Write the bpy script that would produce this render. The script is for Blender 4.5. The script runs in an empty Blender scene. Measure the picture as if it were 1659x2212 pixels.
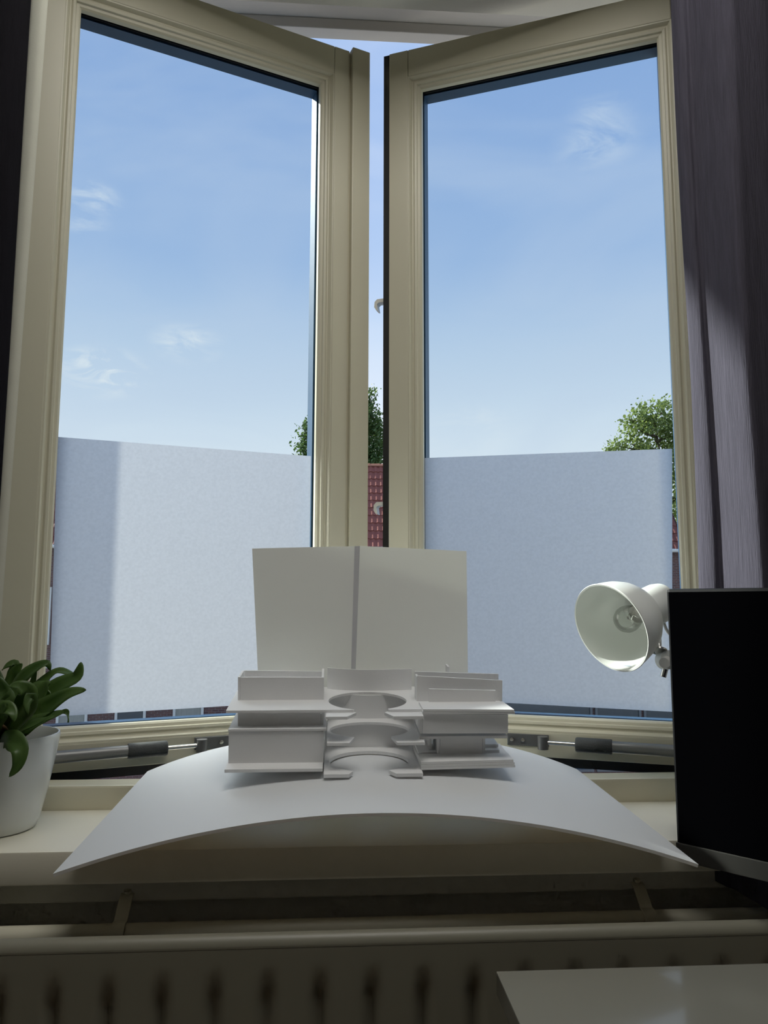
import bpy, bmesh, math, random
from mathutils import Vector, Matrix
from math import sin, cos, pi, radians, sqrt

random.seed(7)
scene = bpy.context.scene
COL = scene.collection

# ------------------------------------------------------------------ camera
ZC = 1.10                       # eye height above the floor; x, y are measured from the eye
YAW, PITCH, ROLL = radians(3.8), radians(6.9), radians(0.12)
FPX, PW, PH = 1661.0, 1659.0, 2212.0
_fw = Vector((sin(YAW)*cos(PITCH), cos(YAW)*cos(PITCH), sin(PITCH)))
_rt0 = Vector((cos(YAW), -sin(YAW), 0)); _up0 = _rt0.cross(_fw)
_rt = _rt0*cos(ROLL) + _up0*sin(ROLL); _up = _rt.cross(_fw)
cam = bpy.data.cameras.new('camera')
cam.sensor_fit = 'VERTICAL'; cam.sensor_height = 36.0; cam.lens = 36.0*FPX/PH
cam.clip_start = 0.02; cam.clip_end = 500
cam_o = bpy.data.objects.new('camera', cam); COL.objects.link(cam_o)
m3 = Matrix((_rt, _up, -_fw)).transposed()
cam_o.matrix_world = Matrix.Translation((0, 0, ZC)) @ m3.to_4x4()
scene.camera = cam_o

# ------------------------------------------------------------------ world, sun, exposure
SKY_STRENGTH = 0.80
world = bpy.data.worlds.new('sky'); scene.world = world; world.use_nodes = True
nt = world.node_tree; nt.nodes.clear()
def wn(t, **k):
    n = nt.nodes.new(t)
    for a, b in k.items(): setattr(n, a, b)
    return n
def wl(a, b): nt.links.new(a, b)
tc = wn('ShaderNodeTexCoord')
sep = wn('ShaderNodeSeparateXYZ'); wl(tc.outputs['Generated'], sep.inputs[0])
rampz = wn('ShaderNodeValToRGB'); wl(sep.outputs['Z'], rampz.inputs[0])
cr = rampz.color_ramp
cr.elements[0].position = 0.0; cr.elements[0].color = (1.08, 1.12, 1.18, 1)
cr.elements[1].position = 1.0; cr.elements[1].color = (0.26, 0.43, 0.80, 1)
for p, c in ((0.17, (1.08, 1.14, 1.20)), (0.30, (0.76, 0.91, 1.10)), (0.42, (0.50, 0.69, 1.02)), (0.62, (0.37, 0.56, 0.95))):
    e = cr.elements.new(p); e.color = (*c, 1)
# soft high haze and wisps of cloud
mp = wn('ShaderNodeMapping'); mp.inputs['Scale'].default_value = (1.0, 1.0, 2.6)
wl(tc.outputs['Generated'], mp.inputs[0])
nz1 = wn('ShaderNodeTexNoise'); nz1.inputs['Scale'].default_value = 2.2; nz1.inputs['Detail'].default_value = 4
nz1.inputs['Roughness'].default_value = 0.55; nz1.inputs['Distortion'].default_value = 0.6
wl(mp.outputs[0], nz1.inputs['Vector'])
r1 = wn('ShaderNodeValToRGB'); wl(nz1.outputs['Fac'], r1.inputs[0])
r1.color_ramp.elements[0].position = 0.42; r1.color_ramp.elements[0].color = (0, 0, 0, 1)
r1.color_ramp.elements[1].position = 0.78; r1.color_ramp.elements[1].color = (0.6, 0.6, 0.6, 1)
mixh = wn('ShaderNodeMixRGB'); wl(r1.outputs[0], mixh.inputs[0]); wl(rampz.outputs[0], mixh.inputs[1])
mixh.inputs[2].default_value = (0.80, 0.90, 1.08, 1)
# a few small cloudlets at their own bearings
nz2 = wn('ShaderNodeTexNoise'); nz2.inputs['Scale'].default_value = 14; nz2.inputs['Detail'].default_value = 5
nz2.inputs['Roughness'].default_value = 0.6; nz2.inputs['Distortion'].default_value = 0.8
wl(mp.outputs[0], nz2.inputs['Vector'])
def bearing(u, v):
    d = _fw*FPX + _rt*(u - PW/2) + _up*(PH/2 - v); d.normalize(); return d
last = mixh.outputs[0]
for (u, v, size, amt) in ((195, 425, 0.035, 1.1), (185, 480, 0.03, 0.6), (225, 805, 0.055, 2.6), (190, 785, 0.035, 1.6), (405, 742, 0.045, 1.3), (1290, 312, 0.05, 0.55),
                          (1010, 935, 0.07, 0.8), (1300, 245, 0.04, 0.45)):
    d = bearing(u, v)
    sub = wn('ShaderNodeVectorMath', operation='SUBTRACT'); wl(tc.outputs['Generated'], sub.inputs[0]); sub.inputs[1].default_value = d
    sc_ = wn('ShaderNodeVectorMath', operation='MULTIPLY'); wl(sub.outputs[0], sc_.inputs[0]); sc_.inputs[1].default_value = (1, 1, 1.9)
    ln = wn('ShaderNodeVectorMath', operation='LENGTH'); wl(sc_.outputs[0], ln.inputs[0])
    mr = wn('ShaderNodeMapRange'); mr.interpolation_type = 'SMOOTHSTEP'
    wl(ln.outputs['Value'], mr.inputs['Value'])
    mr.inputs['From Min'].default_value = size*1.25; mr.inputs['From Max'].default_value = 0.0
    mr.inputs['To Min'].default_value = 0.0; mr.inputs['To Max'].default_value = amt
    mr2 = wn('ShaderNodeMapRange'); wl(nz2.outputs['Fac'], mr2.inputs['Value'])
    mr2.inputs['From Min'].default_value = 0.42; mr2.inputs['From Max'].default_value = 0.66
    mu = wn('ShaderNodeMath', operation='MULTIPLY'); mu.use_clamp = True
    wl(mr.outputs[0], mu.inputs[0]); wl(mr2.outputs[0], mu.inputs[1])
    mx = wn('ShaderNodeMixRGB'); wl(mu.outputs[0], mx.inputs[0]); wl(last, mx.inputs[1]); mx.inputs[2].default_value = (1.05, 1.10, 1.16, 1)
    last = mx.outputs[0]
bg = wn('ShaderNodeBackground'); wl(last, bg.inputs['Color']); bg.inputs['Strength'].default_value = SKY_STRENGTH
wo = wn('ShaderNodeOutputWorld'); wl(bg.outputs[0], wo.inputs['Surface'])
world.cycles.sampling_method = 'MANUAL'; world.cycles.sample_map_resolution = 512

SUN_DIR = Vector((-0.74, 0.36, 0.545)).normalized()      # towards the sun: left, outside, fairly high
sun = bpy.data.lights.new('sun', 'SUN'); sun.energy = 9.5; sun.angle = radians(2.0); sun.color = (1.0, 0.95, 0.84)
sun_o = bpy.data.objects.new('sun', sun); COL.objects.link(sun_o)
sun_o.rotation_euler = (-SUN_DIR).to_track_quat('-Z', 'Y').to_euler(); sun_o.location = (-6, 4, 8)

vs = scene.view_settings
vs.view_transform = 'Standard'; vs.look = 'None'; vs.exposure = 0.15; vs.gamma = 1.0; vs.use_curve_mapping = False
scene.cycles.use_denoising = True
scene.cycles.max_bounces = 8; scene.cycles.diffuse_bounces = 5; scene.cycles.glossy_bounces = 3; scene.cycles.transparent_max_bounces = 10
scene.cycles.use_adaptive_sampling = True; scene.cycles.adaptive_threshold = 0.04; scene.cycles.time_limit = 1200; scene.cycles.adaptive_min_samples = 12
scene.cycles.sample_clamp_indirect = 6.0
scene.cycles.caustics_reflective = False; scene.cycles.caustics_refractive = True

# ------------------------------------------------------------------ materials
MATS = {}
def mat(name, color, rough=0.5, var=0.0, vscale=20.0, bump=0.0, bscale=200.0, metal=0.0, spec=0.5, coat=0.0, stretch=None, color2=None):
    if name in MATS: return MATS[name]
    m = bpy.data.materials.new(name); m.use_nodes = True
    t = m.node_tree; b = t.nodes['Principled BSDF']
    b.inputs['Roughness'].default_value = rough; b.inputs['Metallic'].default_value = metal
    b.inputs['Specular IOR Level'].default_value = spec
    b.inputs['Coat Weight'].default_value = coat
    c = t.nodes.new('ShaderNodeTexCoord'); src = c.outputs['Object']
    if stretch:
        mpn = t.nodes.new('ShaderNodeMapping'); mpn.inputs['Scale'].default_value = stretch
        t.links.new(src, mpn.inputs[0]); src = mpn.outputs[0]
    n = t.nodes.new('ShaderNodeTexNoise'); n.inputs['Scale'].default_value = vscale; n.inputs['Detail'].default_value = 4
    t.links.new(src, n.inputs['Vector'])
    mx = t.nodes.new('ShaderNodeMixRGB')
    c2 = color2 or tuple(max(0, k*(1 - var)) for k in color)
    mx.inputs[1].default_value = (*color, 1); mx.inputs[2].default_value = (*c2, 1)
    t.links.new(n.outputs['Fac'], mx.inputs[0]); t.links.new(mx.outputs[0], b.inputs['Base Color'])
    if bump > 0:
        n2 = t.nodes.new('ShaderNodeTexNoise'); n2.inputs['Scale'].default_value = bscale; n2.inputs['Detail'].default_value = 3
        t.links.new(src, n2.inputs['Vector'])
        bp = t.nodes.new('ShaderNodeBump'); bp.inputs['Strength'].default_value = bump; bp.inputs['Distance'].default_value = 0.002
        t.links.new(n2.outputs['Fac'], bp.inputs['Height']); t.links.new(bp.outputs[0], b.inputs['Normal'])
    MATS[name] = m; return m

def glass_mat(name, tint, gloss=0.5, rough=0.0):
    m = bpy.data.materials.new(name); m.use_nodes = True; t = m.node_tree; t.nodes.clear()
    o = t.nodes.new('ShaderNodeOutputMaterial'); tr = t.nodes.new('ShaderNodeBsdfTransparent'); tr.inputs[0].default_value = (*tint, 1)
    gl = t.nodes.new('ShaderNodeBsdfGlossy'); gl.inputs['Roughness'].default_value = rough
    fr = t.nodes.new('ShaderNodeFresnel'); fr.inputs['IOR'].default_value = 1.45
    mu = t.nodes.new('ShaderNodeMath'); mu.operation = 'MULTIPLY'; mu.inputs[1].default_value = gloss
    t.links.new(fr.outputs[0], mu.inputs[0])
    mx = t.nodes.new('ShaderNodeMixShader'); t.links.new(mu.outputs[0], mx.inputs[0]); t.links.new(tr.outputs[0], mx.inputs[1]); t.links.new(gl.outputs[0], mx.inputs[2])
    t.links.new(mx.outputs[0], o.inputs[0]); MATS[name] = m; return m

def film_mat(name, col, wide=0.5):
    """frosted film: part scatters every way, part scatters forward through the film"""
    m = bpy.data.materials.new(name); m.use_nodes = True; t = m.node_tree; t.nodes.clear()
    o = t.nodes.new('ShaderNodeOutputMaterial'); tl = t.nodes.new('ShaderNodeBsdfTranslucent'); rf = t.nodes.new('ShaderNodeBsdfRefraction')
    c = t.nodes.new('ShaderNodeTexCoord'); n = t.nodes.new('ShaderNodeTexNoise'); n.inputs['Scale'].default_value = 260; n.inputs['Detail'].default_value = 3
    t.links.new(c.outputs['Object'], n.inputs['Vector'])
    rp = t.nodes.new('ShaderNodeMapRange'); rp.inputs['From Min'].default_value = .3; rp.inputs['From Max'].default_value = .7
    rp.inputs['To Min'].default_value = .93; rp.inputs['To Max'].default_value = 1.0
    t.links.new(n.outputs['Fac'], rp.inputs['Value'])
    mc = t.nodes.new('ShaderNodeMixRGB'); mc.blend_type = 'MULTIPLY'; mc.inputs[0].default_value = 1; mc.inputs[1].default_value = (*col, 1)
    t.links.new(rp.outputs[0], mc.inputs[2]); t.links.new(mc.outputs[0], tl.inputs[0]); t.links.new(mc.outputs[0], rf.inputs['Color'])
    rf.inputs['Roughness'].default_value = 1.0; rf.inputs['IOR'].default_value = 2.4; rf.distribution = 'BECKMANN'
    mx = t.nodes.new('ShaderNodeMixShader'); mx.inputs[0].default_value = wide
    t.links.new(rf.outputs[0], mx.inputs[1]); t.links.new(tl.outputs[0], mx.inputs[2])
    t.links.new(mx.outputs[0], o.inputs[0]); MATS[name] = m; return m

CREAM = mat('cream_paint', (0.62, 0.585, 0.45), 0.38, 0.05, 6, 0.04, 120)
SILLM = mat('cream_sill', (0.85, 0.81, 0.68), 0.42, 0.05, 9, 0.05, 300)
BLUE = mat('dark_blue_paint', (0.035, 0.10, 0.20), 0.45, 0.3, 15)
RUBBER = mat('black_gasket', (0.012, 0.012, 0.014), 0.7, 0.2, 40)
FOAM = mat('white_foamboard', (0.89, 0.89, 0.89), 0.6, 0.03, 12, 0.05, 400)
FOAMEDGE = mat('foam_edge', (0.78, 0.78, 0.79), 0.8, 0.15, 150, 0.3, 500)
SHEET = mat('white_card_sheet', (0.85, 0.885, 0.92), 0.5, 0.03, 5, 0.03, 300)
WALLM = mat('wall_paint', (0.74, 0.73, 0.66), 0.85, 0.06, 8, 0.12, 180)
ROOMM = mat('room_wall_paint', (0.76, 0.75, 0.71), 0.9, 0.06, 4, 0.1, 120)
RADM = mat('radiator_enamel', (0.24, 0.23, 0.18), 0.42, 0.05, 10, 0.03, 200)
PIPEM = mat('cream_pipe_paint', (0.66, 0.63, 0.50), 0.4, 0.05, 10)
GREYM = mat('grey_metal', (0.16, 0.16, 0.16), 0.42, 0.15, 60, metal=0.6)
TUBEM = mat('grey_tube', (0.20, 0.20, 0.195), 0.4, 0.1, 60, metal=0.35)
SLEEVEM = mat('rubber_sleeve', (0.05, 0.053, 0.052), 0.75, 0.2, 60, 0.2, 400)
STEEL = mat('steel_rod', (0.62, 0.60, 0.57), 0.25, 0.1, 60, metal=1.0)
WHITEM = mat('white_lamp_enamel', (0.80, 0.82, 0.78), 0.28, 0.02, 10)
WPLAS = mat('white_plastic', (0.75, 0.74, 0.70), 0.4, 0.05, 30)
POTM = mat('white_glazed_ceramic', (0.70, 0.72, 0.71), 0.22, 0.05, 8, coat=0.4)
SOIL = mat('dark_soil', (0.035, 0.025, 0.018), 0.95, 0.5, 60, 0.8, 120)
LEAFM = mat('green_leaf', (0.13, 0.21, 0.05), 0.42, 0.0, 22, 0.1, 90, color2=(0.025, 0.075, 0.02), stretch=(1, 1, 1))
LEAFDRY = mat('dry_leaf', (0.22, 0.12, 0.05), 0.7, 0.5, 30)
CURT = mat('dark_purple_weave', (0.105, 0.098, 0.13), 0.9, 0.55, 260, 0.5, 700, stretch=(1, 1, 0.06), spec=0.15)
CURTL = mat('shaded_purple_weave', (0.013, 0.012, 0.016), 0.9, 0.4, 260, 0.4, 700, stretch=(1, 1, 0.06), spec=0.1)  # left curtain: backlit shade put into a darker copy of the weave
LINING = mat('pale_lining', (0.66, 0.66, 0.56), 0.85, 0.08, 40, 0.1, 500)
SCREEN = mat('black_screen', (0.0015, 0.0015, 0.002), 0.9, 0.0, spec=0.0)
BEZEL = mat('black_bezel', (0.006, 0.006, 0.007), 0.5, 0.1, 80, spec=0.2)
CHIN = mat('grey_chin', (0.035, 0.034, 0.031), 0.5, 0.1, 80, spec=0.3)
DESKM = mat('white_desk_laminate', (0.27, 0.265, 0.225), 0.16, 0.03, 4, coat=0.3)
FLOORM = mat('oak_floor', (0.34, 0.25, 0.17), 0.5, 0.4, 6, stretch=(12, 1, 1))
SOFFITM = mat('grey_soffit', (0.62, 0.60, 0.57), 0.8, 0.08, 3, 0.05, 60)
ROOFM = mat('red_pantile', (0.25, 0.085, 0.064), 0.75, 0.0, 3.0, 0.2, 20, color2=(0.15, 0.048, 0.04))
RIDGEM = mat('ridge_tile', (0.36, 0.17, 0.11), 0.75, 0.3, 5)
WFRAME = mat('white_window_frame', (0.72, 0.72, 0.70), 0.5, 0.05, 3)
DARKGL = mat('dark_window_glass', (0.05, 0.07, 0.09), 0.1, 0.3, 2, spec=0.8)
CURTP = mat('pale_house_curtain', (0.42, 0.42, 0.38), 0.9, 0.4, 4, stretch=(8, 8, 0.5))
BARK = mat('bark', (0.10, 0.075, 0.05), 0.9, 0.4, 5)
LEAFT1 = mat('tree_leaf_dark', (0.08, 0.16, 0.045), 0.6, 0.0, 1.2, color2=(0.035, 0.08, 0.025))
LEAFT2 = mat('tree_leaf_light', (0.27, 0.34, 0.11), 0.6, 0.0, 1.2, color2=(0.12, 0.19, 0.06))
GROUND = mat('street_ground', (0.26, 0.25, 0.24), 0.9, 0.4, 0.3)
GLASS = glass_mat('window_glass', (0.84, 0.885, 0.905), 0.015)
BULBG = glass_mat('bulb_glass', (0.96, 0.97, 0.96), 0.6, 0.02)
FILM = film_mat('frosted_film', (0.97, 0.96, 0.97), 0.15)

def translucent_mix(m, col, fac):
    t = m.node_tree; b = t.nodes['Principled BSDF']; o = next(n for n in t.nodes if n.type == 'OUTPUT_MATERIAL')
    tl = t.nodes.new('ShaderNodeBsdfTranslucent'); tl.inputs[0].default_value = (*col, 1)
    mx = t.nodes.new('ShaderNodeMixShader'); mx.inputs[0].default_value = fac
    t.links.new(b.outputs[0], mx.inputs[1]); t.links.new(tl.outputs[0], mx.inputs[2]); t.links.new(mx.outputs[0], o.inputs['Surface'])
CARD = mat('white_backdrop_card', (0.93, 0.93, 0.90), 0.6, 0.04, 12, 0.05, 400)
translucent_mix(CARD, (0.93, 0.95, 0.88), 0.16)
translucent_mix(FOAM, (0.95, 0.93, 0.92), 0.12)
translucent_mix(SHEET, (1.0, 0.84, 0.64), 0.18)
translucent_mix(LEAFM, (0.25, 0.40, 0.06), 0.25)
translucent_mix(LEAFT2, (0.30, 0.38, 0.10), 0.35)
translucent_mix(LEAFT1, (0.14, 0.24, 0.06), 0.3)

def brick_mat():
    m = bpy.data.materials.new('dark_red_brick'); m.use_nodes = True; t = m.node_tree; b = t.nodes['Principled BSDF']
    c = t.nodes.new('ShaderNodeTexCoord'); mpn = t.nodes.new('ShaderNodeMapping'); mpn.inputs['Rotation'].default_value = (radians(90), 0, 0)
    t.links.new(c.outputs['Object'], mpn.inputs[0])
    k = t.nodes.new('ShaderNodeTexBrick'); k.inputs['Scale'].default_value = 1.0
    k.inputs['Color1'].default_value = (0.16, 0.075, 0.065, 1); k.inputs['Color2'].default_value = (0.11, 0.055, 0.055, 1); k.inputs['Mortar'].default_value = (0.2, 0.18, 0.17, 1)
    k.inputs['Brick Width'].default_value = 0.22; k.inputs['Row Height'].default_value = 0.065; k.inputs['Mortar Size'].default_value = 0.008
    t.links.new(mpn.outputs[0], k.inputs['Vector']); t.links.new(k.outputs['Color'], b.inputs['Base Color'])
    b.inputs['Roughness'].default_value = 0.85; MATS['brick'] = m; return m
BRICK = brick_mat()

# ------------------------------------------------------------------ helpers
def tag(o, label=None, cat=None, group=None, kind=None):
    if label: o['label'] = label
    if cat: o['category'] = cat
    if group: o['group'] = group
    if kind: o['kind'] = kind
    return o
def thing(name, loc, label, cat, group=None, kind=None, rot=(0, 0, 0)):
    """Empty at the thing's base; loc in eye-relative coordinates."""
    o = bpy.data.objects.new(name, None); COL.objects.link(o); o.empty_display_size = 0.05
    o.location = (loc[0], loc[1], loc[2] + ZC); o.rotation_euler = rot
    return tag(o, label, cat, group, kind)

class MB:
    """collects shapes in a bmesh; off = origin subtracted from every vertex"""
    def __init__(s, off=(0, 0, 0)):
        s.bm = bmesh.new(); s.off = Vector(off)
    def v(s, p): return s.bm.verts.new(Vector(p) - s.off)
    def box(s, a, b, bevel=0.0):
        xs, ys, zs = zip(a, b)
        vs_ = [s.v((x, y, z)) for x in xs for y in ys for z in zs]
        fs = [(0, 1, 3, 2), (4, 6, 7, 5), (0, 4, 5, 1), (2, 3, 7, 6), (0, 2, 6, 4), (1, 5, 7, 3)]
        faces = [s.bm.faces.new([vs_[i] for i in f]) for f in fs]
        if bevel > 0:
            es = list({e for f in faces for e in f.edges})
            bmesh.ops.bevel(s.bm, geom=es, offset=bevel, segments=2, affect='EDGES', profile=0.6)
        return s
    def obox(s, c, ax, ay, az, bevel=0.0):
        """oriented box: centre and three half-axis vectors"""
        c, ax, ay, az = map(Vector, (c, ax, ay, az))
        vs_ = [s.v(c + ax*i + ay*j + az*k) for i in (-1, 1) for j in (-1, 1) for k in (-1, 1)]
        fs = [(0, 1, 3, 2), (4, 6, 7, 5), (0, 4, 5, 1), (2, 3, 7, 6), (0, 2, 6, 4), (1, 5, 7, 3)]
        faces = [s.bm.faces.new([vs_[i] for i in f]) for f in fs]
        if bevel > 0:
            es = list({e for f in faces for e in f.edges})
            bmesh.ops.bevel(s.bm, geom=es, offset=bevel, segments=2, affect='EDGES', profile=0.6)
        return s
    def prism(s, pts, z0, z1, axis='z', bevel=0.0):
        """polygon pts extruded; axis z: (x,y) polygon; y: (x,z) polygon; x: (y,z) polygon"""
        def P(p, h):
            return {'z': (p[0], p[1], h), 'y': (p[0], h, p[1]), 'x': (h, p[0], p[1])}[axis]
        A = [s.v(P(p, z0)) for p in pts]; B = [s.v(P(p, z1)) for p in pts]
        n = len(pts); s.bm.faces.new(A[::-1]); s.bm.faces.new(B)
        for i in range(n): s.bm.faces.new([A[i], A[(i+1) % n], B[(i+1) % n], B[i]])
        return s
    def tube(s, pts, r, seg=16, caps=True):
        pts = [Vector(p) for p in pts]; rs = r if isinstance(r, (list, tuple)) else [r]*len(pts)
        rings = []; prev = None
        for i, p in enumerate(pts):
            t = (pts[min(i+1, len(pts)-1)] - pts[max(i-1, 0)]).normalized()
            a = prev if prev is not None else (Vector((0, 0, 1)) if abs(t.z) < .9 else Vector((1, 0, 0)))
            x = (a - t*a.dot(t)).normalized(); prev = x; y = t.cross(x)
            rings.append([s.v(p + (x*cos(2*pi*k/seg) + y*sin(2*pi*k/seg))*rs[i]) for k in range(seg)])
        for A, B in zip(rings, rings[1:]):
            for k in range(seg): s.bm.faces.new([A[k], A[(k+1) % seg], B[(k+1) % seg], B[k]])
        if caps: s.bm.faces.new(rings[0][::-1]); s.bm.faces.new(rings[-1])
        return s
    def lathe(s, prof, origin, axis, seg=48, close=False):
        """prof: list of (radius, distance along axis)"""
        o = Vector(origin); ax = Vector(axis).normalized()
        h = Vector((0, 0, 1)) if abs(ax.z) < .9 else Vector((1, 0, 0))
        x = (h - ax*h.dot(ax)).normalized(); y = ax.cross(x)
        rings = []
        for r, d in prof:
            if r < 1e-6: rings.append([s.v(o + ax*d)]*seg)
            else: rings.append([s.v(o + ax*d + (x*cos(2*pi*k/seg) + y*sin(2*pi*k/seg))*r) for k in range(seg)])
        prs = list(zip(rings, rings[1:])) + ([(rings[-1], rings[0])] if close else [])
        for A, B in prs:
            for k in range(seg):
                q = []
                for w in (A[k], A[(k+1) % seg], B[(k+1) % seg], B[k]):
                    if w not in q: q.append(w)
                if len(q) > 2: s.bm.faces.new(q)
        return s
    def grid(s, P, nu, nv):
        V = [[s.v(P(i/nu, j/nv)) for j in range(nv+1)] for i in range(nu+1)]
        for i in range(nu):
            for j in range(nv): s.bm.faces.new([V[i][j], V[i+1][j], V[i+1][j+1], V[i][j+1]])
        return V
    def shell(s, P, N, th, nu, nv):
        """solid sheet: surface P(u,v) and the same offset along N(u,v) by -th"""
        A = s.grid(P, nu, nv); B = s.grid(lambda a, b: Vector(P(a, b)) - Vector(N(a, b))*th, nu, nv)
        for i in range(nu):
            s.bm.faces.new([A[i][0], A[i+1][0], B[i+1][0], B[i][0]]); s.bm.faces.new([A[i][nv], A[i+1][nv], B[i+1][nv], B[i][nv]])
        for j in range(nv):
            s.bm.faces.new([A[0][j], A[0][j+1], B[0][j+1], B[0][j]]); s.bm.faces.new([A[nu][j], A[nu][j+1], B[nu][j+1], B[nu][j]])
        return s
    def build(s, name, m, parent=None, smooth=False, loc=None, recalc=True, angle=40):
        if recalc: bmesh.ops.recalc_face_normals(s.bm, faces=s.bm.faces[:])
        me = bpy.data.meshes.new(name); s.bm.to_mesh(me); s.bm.free()
        me.materials.append(m)
        if smooth:
            me.polygons.foreach_set('use_smooth', [True]*len(me.polygons))
            me.set_sharp_from_angle(angle=radians(angle))
        o = bpy.data.objects.new(name, me); COL.objects.link(o)
        if parent is not None: o.parent = parent
        if loc is not None: o.location = (loc[0], loc[1], loc[2] + ZC)
        return o
def single(name, mb, m, loc, label=None, cat=None, group=None, kind=None, smooth=False):
    return tag(mb.build(name, m, None, smooth, loc), label, cat, group, kind)

# ------------------------------------------------------------------ room shell
FLOOR = -ZC; CEIL = 1.42
RX0, RX1, RY0 = -1.7, 2.3, -3.0
WI, WO = 1.0, 1.355            # inner and outer faces of the window wall
OX0, OX1, OZ0, OZ1 = -0.565, 0.705, -0.322, 1.145
def st(name, mb, m, label, cat, loc=(0, 0, 0)):
    return single(name, mb, m, loc, label, cat, None, 'structure')
st('floor', MB().box((RX0, RY0, FLOOR-.1), (RX1, WO, FLOOR)), FLOORM, 'brown wooden floor of the room', 'floor')
st('ceiling', MB().box((RX0, RY0, CEIL), (RX1, WO, CEIL+.1)), ROOMM, 'pale ceiling above the room', 'ceiling')
wb = MB()
wb.box((RX0, WI, FLOOR), (RX1, WO, OZ0)); wb.box((RX0, WI, OZ1), (RX1, WO, CEIL))
wb.box((RX0, WI, OZ0), (OX0, WO, OZ1)); wb.box((OX1, WI, OZ0), (RX1, WO, OZ1))
st('wall_front', wb, WALLM, 'plastered wall around and below the open window', 'wall')
st('wall_left', MB().box((RX0-.1, RY0, FLOOR), (RX0, WO, CEIL)), ROOMM, 'plain side wall left of the window', 'wall')
st('wall_right', MB().box((RX1, RY0, FLOOR), (RX1+.1, WO, CEIL)), ROOMM, 'plain side wall right of the window', 'wall')
st('wall_back', MB().box((RX0, RY0-.1, FLOOR), (RX1, RY0, CEIL)), ROOMM, 'plain wall behind the viewer', 'wall')
# added fill light, out of view: a wide glowing panel under the ceiling
FILL_STRENGTH = 5.3
cl = bpy.data.materials.new('added_fill_light_glow'); cl.use_nodes = True
cl.node_tree.nodes['Principled BSDF'].inputs['Emission Color'].default_value = (1.0, 0.98, 0.93, 1)
cl.node_tree.nodes['Principled BSDF'].inputs['Emission Strength'].default_value = FILL_STRENGTH
co = (0.1, 0.45, CEIL)
ceil_o = bpy.data.objects['ceiling']
lf = MB(co)
for (xa, ya, xb, yb) in ((-.42, .13, .62, .15), (-.42, .75, .62, .77), (-.42, .15, -.40, .75), (.60, .15, .62, .75)):
    lf.box((xa, ya, CEIL-.03), (xb, yb, CEIL-.0003))
lfo = lf.build('added_fill_light_frame', WPLAS, ceil_o); lfo.location = co
lfd = MB(co).box((-.3995, .1505, CEIL-.022), (.5995, .7495, CEIL-.0003)).build('added_fill_light_glow', cl, ceil_o); lfd.location = co

# fixed window frame, sill, apron
fr = thing('trim_1', (0.065, 1.135, -0.32), 'cream fixed wooden frame that holds both open casements', 'window frame', kind='structure')
o_ = (0.065, 1.135, -0.32)
MB(o_).box((OX0, 1.135, -0.322), (OX1, 1.178, -0.251), .003).build('bottom_member', CREAM, fr)
MB(o_).box((OX0, 1.178, -0.322), (OX1, 1.24, -0.283), .002).build('rebate', BLUE, fr)
MB(o_).box((OX0, 1.135, -0.251), (-0.52, 1.24, 1.094), .002).build('jamb', CREAM, fr)
MB(o_).box((0.65, 1.135, -0.251), (OX1, 1.24, 1.094), .002).build('jamb', CREAM, fr)
MB(o_).box((OX0, 1.135, 1.0945), (OX1, 1.24, OZ1), .002).build('head_member', CREAM, fr)
sl = MB((0.05, 1.04, -0.32)).box((-1.1, 0.95, -0.3205), (1.15, 1.1345, -0.283), .003)
single('trim_2', sl, SILLM, (0.05, 1.04, -0.32), 'long cream window sill board carrying the pot and the curved sheet', 'window sill', None, 'structure', True)
single('trim_3', MB((0.05, 0.98, -0.35)).box((-1.1, 0.975, -0.3485), (1.15, 0.9995, -0.3215), .002), WALLM, (0.05, 0.98, -0.35),
       'narrow apron board under the window sill', 'apron board', None, 'structure')

# eave outside, above the casements
ev = thing('trim_4', (0, 1.24, 1.2), 'grey eave soffit with a thin fascia strip above the open casements', 'eave', kind='structure')
eo = (0, 1.24, 1.2)
MB(eo).box((-3, 1.356, 1.18), (3.5, 1.46, 1.27)).build('soffit_board', SOFFITM, ev)
MB(eo).box((-3, 1.43, 1.157), (3.5, 1.46, 1.1798), .002).build('fascia_strip', SOFFITM, ev)

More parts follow.
